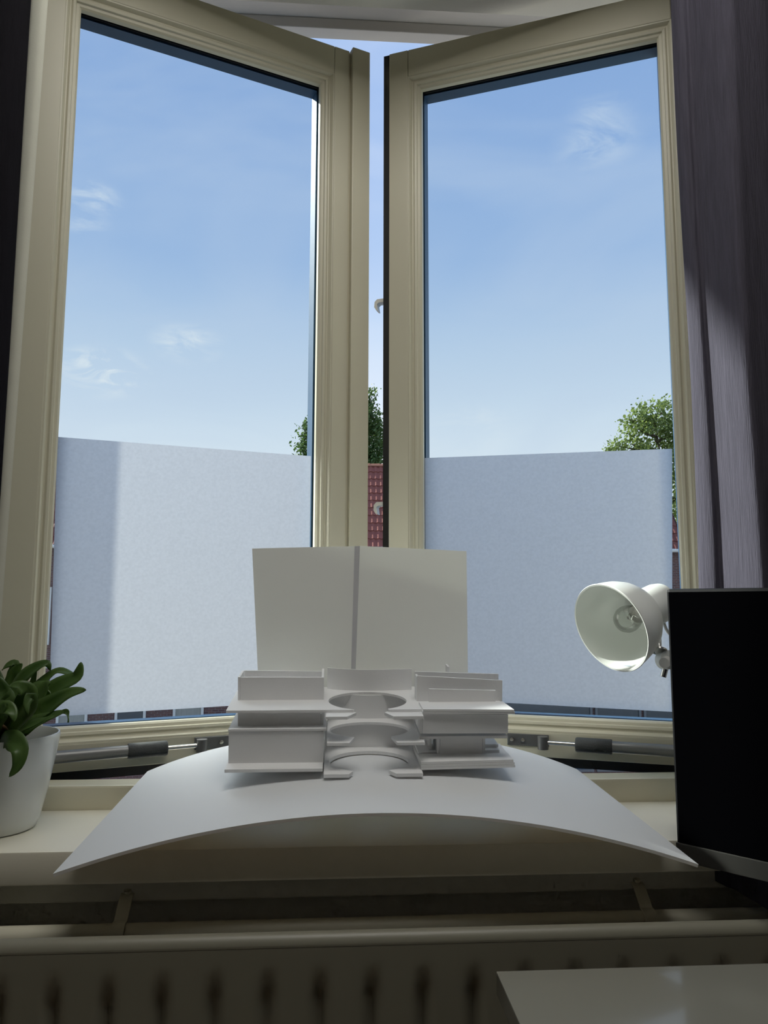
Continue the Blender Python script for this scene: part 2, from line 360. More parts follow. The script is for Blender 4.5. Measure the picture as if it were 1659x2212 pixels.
# ------------------------------------------------------------------ casements
ANG = radians(22)
ZB, ZT = -0.247, 1.066
GZ0, GZ1 = -0.183, 0.987
def casement(name, hinge, sg, W, S0, S1, label, film):
    """sg=+1: hinge on the left, -1: hinge on the right. local s runs from the hinge to the free edge."""
    root = thing(name, (hinge[0], hinge[1], ZB), label, 'window', kind='structure', rot=(0, 0, ANG*sg))
    H = ZT - ZB; gz0, gz1 = GZ0 - ZB, GZ1 - ZB
    P = lambda s, d, z: (sg*s, d, z)
    def bx(name, s0, s1, d0, d1, z0, z1, m, bev=0.0015, parent=root):
        return MB().box(P(s0, d0, z0), P(s1, d1, z1), bev).build(name, m, parent)
    bw = 0.024
    a0, a1, b0, b1 = S0 - bw, S1 + bw, gz0 - bw, gz1 + bw
    bx('stile', 0, a0, 0, .03, 0, H, CREAM); bx('stile', a1, W, 0, .03, 0, H, CREAM)
    bx('rail', a0 + .0003, a1 - .0003, .0004, .03, 0, b0, CREAM); bx('rail', a0 + .0003, a1 - .0003, .0004, .03, b1, H, CREAM)
    # moulded glazing bead, mitred around the pane: (distance from glass edge outwards, depth)
    prof = [(0, .0215), (0, .013), (.003, .0105), (.0075, .0095), (.0085, .0065), (.0125, .0055), (.0155, .0075), (.0175, .0070), (.0215, .0012), (.024, .0010), (.024, .0215)]
    b = MB(); rings = []
    for w, d in prof:
        rings.append([b.v(P(s, d, z)) for s, z in ((S0-w, gz0-w), (S1+w, gz0-w), (S1+w, gz1+w), (S0-w, gz1+w))])
    for A, B in zip(rings, rings[1:] + rings[:1]):
        for k in range(4): b.bm.faces.new([A[k], A[(k+1) % 4], B[(k+1) % 4], B[k]])
    b.build('glazing_bead', CREAM, root)
    # outer half of the sash, painted dark blue, standing a little proud all round, with a black gasket
    def ring(nm, x, i, d0, d1, m):
        r = MB(); R = []
        ext = (-.006-x, W+.0205+x, -.019-x, H+.0215+x); inn = (S0-i, S1+i, gz0-i, gz1+i)
        for (s0, s1, z0, z1), d in ((ext, d0), (ext, d1), (inn, d1), (inn, d0)):
            R.append([r.v(P(s, d, z)) for s, z in ((s0, z0), (s1, z0), (s1, z1), (s0, z1))])
        for A, B in zip(R, R[1:] + R[:1]):
            for k in range(4): r.bm.faces.new([A[k], A[(k+1) % 4], B[(k+1) % 4], B[k]])
        return r.build(nm, m, root)
    ring('outer_frame', 0, .0005, .034, .060, BLUE)
    ring('gasket', .0005, .004, .0301, .0339, RUBBER)
    bx('pane', S0 - .006, S1 + .006, .0216, .0256, gz0 - .006, gz1 + .006, GLASS, 0)
    # frosted film stuck on the inner face of the pane
    def film_piece(nm, q, d, m):
        f = MB(); fa = f.bm.faces.new([f.v(P(s, d, z - ZB)) for s, z in q]); fa.normal_update()
        if fa.normal.y > 0: fa.normal_flip()          # the film's face looks into the room
        return f.build(nm, m, root, recalc=False)
    o = film_piece('frosted_film', film, .0211, FILM); o['label'] = 'frosted film on the lower half of the pane'
    return root, P, bx
L, PL, bxL = casement('window_1', (-0.49, 1.167), 1, 0.553, 0.0715, 0.4985,
    'left cream casement swung outwards with a frosted lower pane', [(.0707, .2605), (.4925, .2665), (.4925, -.166), (.0796, -.168)])
# raised astragal along the free edge of the left casement
bxL('astragal', .557, .5935, -.007, .030, .010, ZT - ZB + .006, CREAM, .002)
bxL('astragal_fillet', .5505, .5575, .004, .030, .003, ZT - ZB - .002, CREAM, .001)
Rr, PR, bxR = casement('window_2', (0.62, 1.167), -1, 0.561, 0.0715, 0.4995,
    'right cream casement swung outwards with a frosted lower pane', [(.0755, .2575), (.4985, .2665), (.4985, -.163), (.0925, -.168)])
# locking keeps on the free edge of the right casement
for z in (0.575, 0.180):
    k = MB()
    poly = [(.5822, z + .011), (.596, z + .011), (.601, z + .006), (.602, z - .004), (.598, z - .011), (.5945, z - .012), (.5965, z + .001), (.593, z + .004), (.5822, z + .004)]
    k.prism([(-s, zz - ZB) for s, zz in poly], .034, .050, axis='y')
    k.build('locking_keep', WPLAS, Rr)

# ------------------------------------------------------------------ window stays
def stay(label, start, end, side):
    base = (start[0], start[1], -0.2505)
    t = thing('window_stay', base, label, 'window stay', 'friction stays at the foot of the casements')
    A, B = Vector(start), Vector(end); d = (B - A); Ln = d.length; d.normalize()
    at = lambda f: A + d*Ln*f
    MB(base).tube([at(0), at(.63)], .0092, 24).build('tube', TUBEM, t, True)
    MB(base).tube([at(.618), at(.622), at(.81), at(.818), at(.82)], [.0108, .0116, .0114, .0102, .007], 24).build('rubber_sleeve', SLEEVEM, t, True)
    MB(base).tube([at(.81), at(1.0)], .0034, 14).build('rod', STEEL, t, True)
    # bracket screwed to the sash
    ux = Vector((cos(ANG), side*sin(ANG), 0)); un = Vector((-side*sin(ANG), cos(ANG), 0))
    c = B + un*.0165 + ux*(.026*side)
    br = MB(base).obox(c, ux*.034, un*.0035, Vector((0, 0, .0095)), .001).build('bracket', GREYM, t)
    for q in (.008, .026):
        sc = c + ux*(side*q) - un*.0045
        MB(base).lathe([(0.0, .002), (.0032, .0015), (.0036, 0), (.0036, -.002)], sc, -un, 12).build('screw', STEEL, br, True)
    MB(base).tube([B - Vector((0, 0, .011)), B + Vector((0, 0, .009))], .0085, 20).build('pivot', GREYM, t, True)
    MB(base).obox(B + un*.008, ux*.006, un*.007, Vector((0, 0, .006)), .001).build('pivot_arm', GREYM, t)
    MB(base).tube([A - Vector((0, 0, .028)), A + Vector((0, 0, .010))], .006, 16).build('foot_pin', GREYM, t, True)
stay('grey telescopic window stay with rubber sleeve beside the plant pot', (-0.475, 1.158, -.2225), (-0.203, 1.263, -.2195), 1)
stay('grey telescopic window stay with rubber sleeve under the desk lamp', (0.605, 1.158, -.2235), (0.343, 1.263, -.2205), -1)

# ------------------------------------------------------------------ curved base sheet
FLp, FRp = Vector((-0.2965, .888, -.2872)), Vector((.4115, .8755, -.2872))
BLp, BRp = Vector((-0.269, 1.19, -.2435)), Vector((.368, 1.168, -.2435))
def sheetP(u, v):
    a = FLp.lerp(BLp, v); b = FRp.lerp(BRp, v); p = a.lerp(b, u)
    rise = .0590*(1-v) + .0530*v; pw = 2.0*(1-v) + 2.5*v
    p.z += rise*(1 - abs(2*u-1)**pw); return p
def sheetN(u, v):
    e = 1e-3
    du = sheetP(min(1, u+e), v) - sheetP(max(0, u-e), v); dv = sheetP(u, min(1, v+e)) - sheetP(u, max(0, v-e))
    return du.cross(dv).normalized()
sb = (0.057, .95, -.2825)
single('curved_sheet', MB(sb).shell(sheetP, sheetN, .0036, 72, 24), SHEET, sb,
       'large white curved sheet arching over the sill under the paper building model', 'sheet', smooth=True)

# ------------------------------------------------------------------ architectural model (centimetres in its own tilted frame)
MO = (.048, .995, -.208)
model = thing('architectural_model', MO, 'white foamboard building model with stacked slabs and round courtyard cut-outs', 'model', rot=(radians(6.5), 0, 0))
C = .01
def plate(name, pts, z0, z1, label=None):
    o = MB().prism([(x*C, y*C) for x, y in pts], z0*C, z1*C).build(name, FOAM, model)
    if label: o['label'] = label
    return o
def slab(name, x0, x1, y0, y1, z0, z1, bev=.0003):
    return MB().box((x0*C, y0*C, z0*C), (x1*C, y1*C, z1*C), bev).build(name, FOAM, model)
def wallp(name, x0, x1, y, z0, z1, th=.3, dzr=0.0, lean=0.0):
    """upright board; dzr raises or lowers its right end, lean moves the top back"""
    m = MB(); V = []
    for (x, dz) in ((x0, 0), (x1, dzr)):
        for (z, ly) in ((z0, 0), (z1, lean)):
            zz = z + (dz if z == z1 else dz*.3)
            V.append([m.v((x*C, (y+ly)*C, zz*C)), m.v((x*C, (y+ly+th)*C, zz*C))])
    (a, b, c, d) = V
    F = m.bm.faces.new
    F([a[0], c[0], d[0], b[0]]); F([a[1], b[1], d[1], c[1]]); F([a[0], b[0], b[1], a[1]]); F([c[0], c[1], d[1], d[0]])
    F([b[0], d[0], d[1], b[1]]); F([a[0], a[1], c[1], c[0]])
    return m.build(name, FOAM, model)
def sidewall(name, x, y0, y1, z0, z1, th=.3, z1b=None):
    m = MB(); z1b = z1 if z1b is None else z1b
    m.prism([(y0*C, z0*C), (y1*C, z0*C), (y1*C, z1b*C), (y0*C, z1*C)], x*C, (x+th)*C, axis='x')
    return m.build(name, FOAM, model)
def arc(cx, cy, a, b, t0, t1, n=40):
    return [(cx + a*cos(t0 + (t1-t0)*k/n), cy + b*sin(t0 + (t1-t0)*k/n)) for k in range(n+1)]
def cplate(x0, x1, yf, yb, cx, cy, a, b, tl, tr, chl, chr_):
    """C-shaped plate: open to the front between the two arm tips"""
    t_l = pi + math.acos(min(1, max(-1, (cx - tl)/a))); t_r = -math.acos(min(1, max(-1, (tr - cx)/a)))
    hole = arc(cx, cy, a, b, t_l, t_r)             # from left tip back around to right tip
    return [(x0, yf), (chl, yf)] + hole + [(chr_, yf), (x1, yf), (x1, yb), (x0, yb)]
# ground level
plate('floor_slab', cplate(-5.65, 6.7, -.9, 13.5, .2, 4.2, 5.15, 4.3, -2.0, 2.5, -2.5, 3.4), -.35, .08, 'lowest slab with a round cut-out open to the front')
slab('floor_slab', -17.9, -5.8, -.2, 11, .20, .60)
# middle level
plate('floor_slab', cplate(-5.3, 7.0, 0, 14, .25, 6.0, 5.25, 3.75, -1.75, 2.95, -2.5, 3.5), 3.33, 3.68, 'middle slab with a round cut-out open to the front')
# upper level: wing slab with cut-out and two front arms slightly lower
up_hole = arc(.05, 7.0, 5.25, 5.07, pi + math.acos((.05+1.85)/5.25), -math.acos((2.45-.05)/5.25))
plate('roof_slab', [(-18.1, 2.1), (-2.0, 2.1)] + up_hole + [(2.6, 2.1), (6.9, 2.1), (17.9, 5.0), (17.9, 15.4), (-18.1, 15.4)], 6.98, 7.30, 'upper slab spanning both wings with a round cut-out')
plate('slab_arm', [(-5.5, 0), (-2.8, 0), (-1.6, 2.0), (-1.9, 2.5), (-5.5, 2.5)], 6.60, 6.96)
plate('slab_arm', [(6.8, 0), (3.05, 0), (2.0, 2.0), (2.4, 2.5), (6.8, 2.5)], 6.60, 6.96)
# gently bowed walls behind the cut-outs
def bowed(x0, x1, y, sag_l, sag_r, z0, z1, th=.22):
    m = MB()
    def P(u, v):
        x = x0 + (x1-x0)*u; k = 2*u - 1; yy = y + (sag_l if k < 0 else sag_r)*k*k
        return (x*C, yy*C, (z0 + (z1-z0)*v)*C)
    m.shell(P, lambda u, v: (0, -1, 0), th*C, 24, 1)
    return m.build('bowed_wall', FOAM, model, True)
bowed(-5.4, 6.65, 12.75, 1.5, .6, 7.31, 10.3)
bowed(-5.4, 6.2, 11.5, 1.2, .5, 3.69, 6.97)
bowed(-5.7, 6.1, 10.3, .8, .3, .09, 3.32)
# left wing
wallp('wall_board', -17.75, -5.75, 2.2, .61, 4.62, .3, -.12)
sidewall('wall_board', -17.75, 2.55, 9.5, .61, 4.6); sidewall('wall_board', -6.05, 2.55, 9.5, .61, 4.5)
slab('floor_slab', -17.8, -5.4, 2.05, 10.5, 4.66, 4.95)
wallp('wall_board', -16.5, -6.15, 3.7, 4.96, 6.96, .3)
sidewall('wall_board', -16.8, 3.7, 9.5, 4.96, 6.96, .28); sidewall('wall_board', -6.1, 3.7, 9.5, 4.96, 6.96, .3)
wallp('parapet_board', -16.95, -5.85, 7.6, 7.31, 10.35, .3, -.05)
sidewall('parapet_board', -17.3, 7.55, 11.9, 7.31, 10.4); sidewall('parapet_board', -6.15, 7.95, 11.9, 7.31, 10.2, .3, 10.65)
wallp('parapet_board', -16.95, -6.2, 11.7, 7.31, 10.45, .25, -.15)
# right wing
for k, (dx, dy) in enumerate(((0, 0), (.15, -.05), (.22, -.1))):
    z1 = 1.08 - .34*k
    plate('floor_slab', [(6.6+dx*.2, .35+dy), (18.55+dx, .95+dy), (18.4+dx, 9.0), (6.5, 9.0)] if k else [(6.6, .35), (18.55, .95), (18.45, 3.7), (6.5, 3.7)], z1-.30, z1)
plate('floor_slab', [(6.65, 4.0), (17.6, 4.9), (17.6, 9.6), (6.65, 9.6)], .75, 1.15)
slab('floor_slab', 11.5, 17.7, 6.0, 10.5, 1.16, 1.55)
wallp('wall_board', 9.45, 15.05, 3.5, 1.1, 3.55, .3, -.1)
sidewall('wall_board', 9.1, 3.5, 8.0, 1.16, 3.6, .3); sidewall('wall_board', 15.1, 3.5, 8.0, 1.16, 3.5, .3)
sidewall('wall_board', 8.2, 5.0, 9.0, 1.16, 3.9, .3)
wallp('wall_board', 6.85, 17.85, 1.1, 4.45, 7.0, .3, -.22)
sidewall('wall_board', 6.5, 1.1, 8.0, 4.45, 7.0, .3); sidewall('wall_board', 17.6, 1.45, 8.0, 4.3, 6.75, .3)
slab('floor_slab', 6.5, 17.9, 1.45, 8.0, 3.65, 4.0)
slab('wall_board', 6.55, 6.85, 8.3, 11.0, 3.7, 6.95)
for k in range(2):
    z1 = 7.62 - .30*k
    plate('roof_slab', [(6.85-.05*k, .8), (18.45+.12*k, .35+.05*k), (17.95, 4.6), (6.75, 4.95)], z1-.28, z1)
wallp('parapet_board', 8.05, 16.95, 4.6, 7.63, 9.35, .3, -.25)
wallp('parapet_board', 6.65, 18.25, 6.4, 7.31, 10.7, .3, -.65)
wallp('parapet_board', 6.6, 18.2, 8.6, 7.31, 10.85, .3, -.4)
sidewall('parapet_board', 6.62, 6.75, 8.6, 7.31, 10.5, .28)
plate('corner_board', [(11.4, 10.6), (11.65, 10.6), (11.65, 12.6), (11.4, 12.6)], 7.31, 11.1)

# ------------------------------------------------------------------ folded backdrop panel standing behind the model
pbase = (.045, 1.166, -.192)
panel = thing('folded_panel', pbase, 'upright white folded board standing behind the building model', 'board')
def leaf_board(name, x0b, x0t, y0, x1b, x1t, y1, zb, zt0, zt1, m=CARD):
    b = MB(pbase); th = .003; dr = Vector((x1b-x0b, y1-y0, 0)).normalized(); nn = Vector((dr.y, -dr.x, 0))
    F_ = [Vector((x0b, y0, zb)), Vector((x1b, y1, zb)), Vector((x1t, y1, zt1)), Vector((x0t, y0, zt0))]
    A = [b.v(p) for p in F_]; B = [b.v(p - nn*th) for p in F_]
    b.bm.faces.new(A); b.bm.faces.new(B[::-1])
    for k in range(4): b.bm.faces.new([A[k], A[(k+1) % 4], B[(k+1) % 4], B[k]])
    return b.build(name, m, panel)
leaf_board('board_leaf', -.103, -.122, 1.172, .0265, .0325, 1.156, -.1915, .0845, .088)
leaf_board('shaded_fold_strip', .0265, .0325, 1.156, .0326, .0406, 1.1575, -.1912, .088, .0883, mat('fold_shade_grey', (0.58, 0.58, 0.60), 0.6, 0.06, 60))  # narrow strip at the fold, crease shade put into its grey colour
leaf_board('board_leaf', .0326, .0406, 1.157, .205, .205, 1.170, -.1912, .0885, .0825)

# ------------------------------------------------------------------ plant in a white pot
PX, PY, PZ = -.427, 1.048, -.283
pot = thing('plant_pot', (PX, PY, PZ), 'glossy white tapered ceramic pot at the left end of the sill', 'pot')
outer = [(.046, .0), (.050, .002), (.0545, .012), (.062, .045), (.0685, .080), (.0730, .107), (.0740, .114), (.0730, .1175), (.0712, .1175), (.0697, .114), (.066, .095), (.064, .080), (.0, .080)]
MB().lathe([(0, 0)] + outer, (0, 0, 0), (0, 0, 1), 64).build('pot_body', POTM, pot, True)
MB().lathe([(0, .0805), (.0635, .0805), (.0635, .088), (.04, .092), (0, .093)], (0, 0, 0), (0, 0, 1), 32).build('soil', SOIL, pot, True)
plant = thing('dracaena_plant', (PX, PY, PZ + .093), 'leafy green plant with arching strap leaves in the white pot', 'plant')
pb = (PX, PY, PZ + .093)
def from_px(u, v, Y):
    d = _fw*FPX + _rt*(u - PW/2) + _up*(PH/2 - v); return d*(Y/d.y)
def crom(pts, n):
    out = []; P = [pts[0]] + pts + [pts[-1]]
    segs = len(pts) - 1
    for i in range(n+1):
        t = i/n*segs; k = min(int(t), segs-1); f = t - k
        a, b, c, d = P[k], P[k+1], P[k+2], P[k+3]
        out.append(.5*((2*b) + (c-a)*f + (2*a-5*b+4*c-d)*f*f + (3*b-a-3*c+d)*f**3))
    return out
def leaf(pts, w, face, curl=.25, m=None, blunt=False):
    n = 20; c = crom([Vector(p) for p in pts], n); f0 = Vector(face).normalized()
    b = MB(pb); rows = []
    for i, p in enumerate(c):
        t = (c[min(n, i+1)] - c[max(0, i-1)]).normalized()
        wd = t.cross(f0)
        if wd.length < 1e-3: wd = Vector((1, 0, 0))
        wd.normalize(); nn = wd.cross(t)
        s = i/n; ww = w*(.38 + .62*min(1, s/.35)**.8)*(max(0.0, (1-s)/.58 if s > .42 else 1.0)**.72)*.92 + .0006
        rows.append([b.v(p + wd*ww*k + nn*(abs(k)*curl*ww) + nn*(.0012*sin(9*s + 3*k))) for k in (-.5, -.25, 0, .25, .5)])
    for A, B in zip(rows, rows[1:]):
        for k in range(4): b.bm.faces.new([A[k], A[k+1], B[k+1], B[k]])
    o = b.build('leaf', m or LEAFM, plant, True, recalc=False, angle=80)
    sm = o.modifiers.new('thickness', 'SOLIDIFY'); sm.thickness = .0007
    return o
fc = (0, -.75, .65)
LV = [
 ([(8,1600,1.045),(40,1560,1.04),(85,1515,1.035),(130,1480,1.03),(164,1464,1.03),(173,1445,1.03),(175,1430,1.03)], .026, (.1,-.8,.5)),
 ([(10,1600,1.03),(55,1560,1.02),(105,1525,1.01),(150,1498,1.0),(186,1490,1.0)], .030, (.2,-.8,.5)),
 ([(12,1600,1.03),(60,1572,1.015),(105,1550,1.0),(138,1537,.995)], .024, (.2,-.7,.6)),
 ([(120,1541,1.0),(141,1537,1.0),(147,1546,1.0),(147,1561,1.0)], .006, (1,-.6,.1)),
 ([(10,1590,1.05),(50,1520,1.05),(75,1487,1.045),(100,1482,1.04),(116,1500,1.035),(118,1530,1.03)], .020, (.3,-.5,.8)),
 ([(6,1590,1.06),(30,1500,1.06),(55,1460,1.06),(85,1438,1.06),(103,1434,1.06),(109,1450,1.06)], .020, (-.2,-.8,.5)),
 ([(4,1585,1.07),(25,1500,1.07),(32,1455,1.07),(48,1433,1.07)], .026, (.1,-1,.1)),
 ([(2,1585,1.08),(22,1480,1.08),(32,1437,1.08),(18,1437,1.08),(4,1448,1.08)], .016, (0,-.6,.8)),
 ([(15,1595,1.06),(70,1500,1.06),(98,1470,1.06),(125,1450,1.055),(150,1455,1.05),(168,1465,1.05)], .019, (-.1,-.6,.8)),
 ([(6,1600,1.02),(12,1545,1.0),(4,1490,1.0),(-22,1450,1.0)], .030, (.2,-1,.1)),
 ([(10,1600,1.02),(42,1540,1.0),(62,1500,.99),(44,1482,.985),(18,1482,.985)], .026, (.2,-.9,.5)),
 ([(10,1600,1.04),(45,1545,1.03),(75,1510,1.02),(100,1480,1.02),(108,1478,1.02)], .024, (.1,-.9,.4)),
 ([(-5,1600,1.01),(14,1598,.98),(34,1603,.966),(44,1622,.957),(38,1655,.955),(19,1678,.955)], .026, (.1,-1,.25)),
 ([(-10,1590,1.04),(-20,1520,1.03),(-60,1470,1.03),(-110,1450,1.03)], .028, (0,-.8,.5)),
 ([(-12,1595,1.02),(-50,1550,1.0),(-100,1530,.99),(-150,1545,.98)], .028, (0,-.7,.7)),
 ([(-8,1590,1.06),(-5,1500,1.07),(-25,1440,1.08),(-70,1420,1.09)], .024, (0,-.8,.5)),
 ([(-5,1590,1.08),(20,1540,1.11),(60,1510,1.115),(90,1500,1.115)], .024, (0,-.6,.8)),
 ([(0,1600,1.03),(-2,1560,1.01),(18,1515,1.0),(24,1490,1.0)], .028, (.3,-.9,.2)),
 ([(5,1600,1.05),(48,1530,1.06),(70,1480,1.07),(78,1445,1.07)], .022, (-.4,-.9,.2)),
 ([(5,1600,1.03),(50,1575,1.0),(95,1556,.985),(120,1548,.98)], .018, (.2,-.6,.8)),
 ([(5,1600,1.02),(30,1570,.99),(62,1530,.975),(66,1505,.97),(58,1520,.965),(60,1545,.962)], .018, (.4,-.9,.2)),
 ([(-4,1600,1.0),(-8,1560,.98),(12,1530,.97),(28,1540,.965),(30,1560,.962)], .022, (.2,-.9,.3)),
]
for pts, w, f in LV:
    q = [from_px(*p) for p in pts]
    if abs(pts[0][0]) < 20: q[0] = Vector((PX + .012*sin(len(LV)*pts[1][0]), PY - .01 + .012*cos(pts[1][0]), PZ + .0985))
    leaf(q, w, f)
for pts, w in (([(2,1600,1.02),(8,1580,1.0),(2,1565,.985)], .02), ([(8,1602,1.01),(18,1590,1.0),(22,1585,.99)], .012)):
    leaf([from_px(*p) for p in pts], w, (.2, -1, .2), m=LEAFDRY)
MB(pb).tube([(PX, PY, PZ+.085), (PX+.004, PY-.004, PZ+.12), (PX+.006, PY-.006, PZ+.155)], [.011, .010, .005], 12).build('stem', LEAFDRY, plant, True)

# ------------------------------------------------------------------ desk lamp
lamp_c = Vector((.387, 1.06, -.031))
axis = (_rt*(-.82) + _up*(-.27) - _fw*.52).normalized()       # way the shade opens
LB = (.52, 1.085, -.283)
lamp = thing('desk_lamp', LB, 'white clamp desk lamp with a bell shade and clear bulb', 'lamp')
off = Vector(LB)
R_ = .0635
pr_o = [(R_, 0), (R_*.985, -.012), (R_*.93, -.028), (R_*.83, -.044), (R_*.68, -.058), (R_*.50, -.067), (R_*.40, -.070)]
pr_i = [(r-.0012, d) for r, d in pr_o[::-1]]
MB(LB).lathe(pr_o + [(.012, -.071), (.012, -.069)] + [(r-.0013, d+.0012) for r, d in pr_o[::-1]] + [(R_-.0012, .0008), (R_, .0008)], lamp_c, axis, 72).build('lamp_shade', WHITEM, lamp, True)
MB(LB).lathe([(R_+.0004, .0014), (R_+.0012, 0), (R_+.0004, -.0014), (R_-.0014, -.0010), (R_-.0014, .0010)], lamp_c, axis, 72, close=True).build('rim', WHITEM, lamp, True)
MB(LB).lathe([(.0, -.0695), (.026, -.0695), (.029, -.066), (.0295, -.080), (.0290, -.105), (.0265, -.116), (.018, -.122), (0, -.1225)], lamp_c, axis, 48).build('socket_cover', WHITEM, lamp, True)
MB(LB).lathe([(0, -.020), (.008, -.0205), (.015, -.024), (.0185, -.031), (.0192, -.038), (.0175, -.046), (.0145, -.053), (.0135, -.060), (.0135, -.066)], lamp_c, axis, 40).build('bulb', BULBG, lamp, True)
MB(LB).lathe([(0, -.055), (.0125, -.0555), (.014, -.060), (.014, -.0675), (0, -.068)], lamp_c, axis, 24).build('bulb_cap', STEEL, lamp, True)
sidev = axis.cross(Vector((0, 0, 1))).normalized(); upv = sidev.cross(axis)
fil = [lamp_c + axis*(-.055 + .016*sin(pi*k/24)) + sidev*(.008*cos(pi*k/24)) + upv*(.003*sin(6*pi*k/24)) for k in range(25)]
MB(LB).tube(fil, .0006, 6).build('filament', STEEL, lamp)
MB(LB).obox(lamp_c + axis*(-.016) - upv*(R_*.955) + sidev*(-.004), sidev*.012, axis*.005, upv*.0002).build('label_sticker', mat('label_print', (0.75, 0.78, 0.80), 0.5, 0.75, 260, color2=(0.12, 0.20, 0.30)), lamp)
# stem, joint and arms down to a clamp on the sill
j0 = lamp_c + axis*(-.094) - upv*.029
jt = from_px(1424, 1404, 1.085)
MB(LB).tube([j0, jt], .0036, 14).build('stem', STEEL, lamp, True)
MB(LB).lathe([(0, .003), (.011, .0025), (.011, 0), (0, -.0005)], jt, (jt - j0), 20).build('washer', STEEL, lamp, True)
jd = Vector((.1, -.98, .1)).normalized()
jc = jt + Vector((.010, .0, -.014))
MB(LB).tube([jc - jd*.008, jc + jd*.008], .0135, 28).build('joint', WHITEM, lamp, True)
MB(LB).tube([jc + Vector((-.004, -.010, .0)), jc + Vector((-.012, -.020, -.003))], [.0065, .0075], 16).build('knob', WPLAS, lamp, True)
MB(LB).tube([jc + Vector((-.002, 0, -.012)), jc + Vector((-.006, 0, -.024))], .0042, 12).build('bolt', STEEL, lamp, True)
ael = Vector((.56, 1.10, -.13))
MB(LB).tube([jc, ael], .0055, 14).build('upper_arm', WHITEM, lamp, True)
MB(LB).tube([ael, Vector((LB[0], LB[1], LB[2] + .03))], .0055, 14).build('lower_arm', WHITEM, lamp, True)
MB(LB).lathe([(0, .034), (.010, .034), (.012, .030), (.012, .010), (.035, .006), (.037, .0), (0, 0)], LB, (0, 0, 1), 32).build('base', WHITEM, lamp, True)
cb = [j0 + axis*(-.012), j0 + axis*(-.014) - upv*.014, j0 + axis*(-.022) - upv*.024, j0 + axis*(-.04) - upv*.026, ael + Vector((0, -.012, .01))]
MB(LB).tube(crom([Vector(p) for p in cb], 30), .0024, 10).build('cord', WPLAS, lamp, True)

# ------------------------------------------------------------------ monitor on the desk
md = Vector((cos(radians(-48.5)), sin(radians(-48.5)), 0)); mn = Vector((.749, .663, 0))   # along the width, and towards its back
m0 = Vector((.4095, .928, 0)); MW, MZ0, MZ1 = .545, -.300, .0205
mb_c = m0 + md*(MW/2)
DESKZ = -.3585
mbase = (mb_c.x + .04, mb_c.y + .035, DESKZ)
mon = thing('computer_monitor', mbase, 'large black computer monitor turned sideways at the right of the sill', 'monitor')
def mpt(a, n, z): return m0 + md*a + mn*n + Vector((0, 0, z))
def mbox(name, a0, a1, n0, n1, z0, z1, m, bev=.0015):
    c = mpt((a0+a1)/2, (n0+n1)/2, (z0+z1)/2)
    return MB(mbase).obox(c, md*((a1-a0)/2), mn*((n1-n0)/2), Vector((0, 0, (z1-z0)/2)), bev).build(name, m, mon)
mbox('housing', 0, MW, .002, .030, MZ0, MZ1, BEZEL, .004)
mbox('screen', .004, MW-.004, .0002, .0019, MZ0 + .0225, MZ1 - .004, SCREEN, 0)
mbox('chin_bar', .0005, MW-.0005, -.0012, .0019, MZ0 + .001, MZ0 + .0215, CHIN, .0008)
mbox('back_cover', .10, MW-.10, .0305, .050, MZ0 + .05, MZ1 - .06, BEZEL, .006)
mbox('stand_neck', MW/2 - .03, MW/2 + .03, .0502, .062, DESKZ + .008, -.10, BEZEL, .003)
mbox('stand_foot', MW/2 - .06, MW/2 + .10, -.06, .065, DESKZ + .0003, DESKZ + .008, BEZEL, .002)

# ------------------------------------------------------------------ desk
dk = (0.165, .10, FLOOR)
desk = thing('desk', dk, 'white desk with a glossy top at the lower right', 'desk')
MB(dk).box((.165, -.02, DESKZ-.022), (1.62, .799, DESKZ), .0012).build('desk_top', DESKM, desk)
for x in (.20, 1.54):
    for y in (.02, .70):
        MB(dk).box((x, y, FLOOR), (x+.045, y+.045, DESKZ-.0222), .002).build('leg', DESKM, desk)

# ------------------------------------------------------------------ radiator with pipe and clips
rb = (0.05, .90, FLOOR + .12)
rad = thing('radiator', rb, 'cream panel radiator with vertical ribs under the sill', 'radiator')
RTOP, RBOT = -.345, FLOOR + .12
pit = .0545
def radP(u, v):
    x = -1.05 + 2.15*u; z = RBOT + (RTOP - .010 - RBOT)*v
    k = min(1, max(0, (RTOP - .040 - z)/.022)); k = k*k*(3-2*k)
    ph = ((x - .018)/pit) % 1.0
    g = max(0.0, 1 - abs(ph - .5)/.20); g = g*g*(3-2*g)
    return (x, .860 + .011*g*k, z)
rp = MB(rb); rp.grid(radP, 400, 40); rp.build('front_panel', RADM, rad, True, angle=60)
tp = MB(rb); pts = []
for k in range(9):
    a = pi/2*k/8; pts.append((.860 + .011*(1 - cos(a)), RTOP - .012 + .012*sin(a)))
pts = [(.860, RTOP-.0125)] + pts + [(.8745, RTOP-.003), (.8745, RTOP-.0125)]
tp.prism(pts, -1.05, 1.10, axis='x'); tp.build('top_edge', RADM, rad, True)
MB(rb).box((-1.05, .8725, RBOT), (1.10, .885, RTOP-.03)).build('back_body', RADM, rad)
for x in (-.8, .85):
    MB(rb).box((x, .8852, FLOOR + .2), (x+.03, .9995, FLOOR + .6), .002).build('wall_bracket', RADM, rad)
pp = (0.05, .95, -.373)
single('heating_pipe', MB(pp).tube([(-1.6, .943, -.3725), (2.2, .943, -.3705)], .0112, 28), PIPEM, pp, 'cream heating pipe running along the wall behind the radiator', 'pipe', smooth=True)
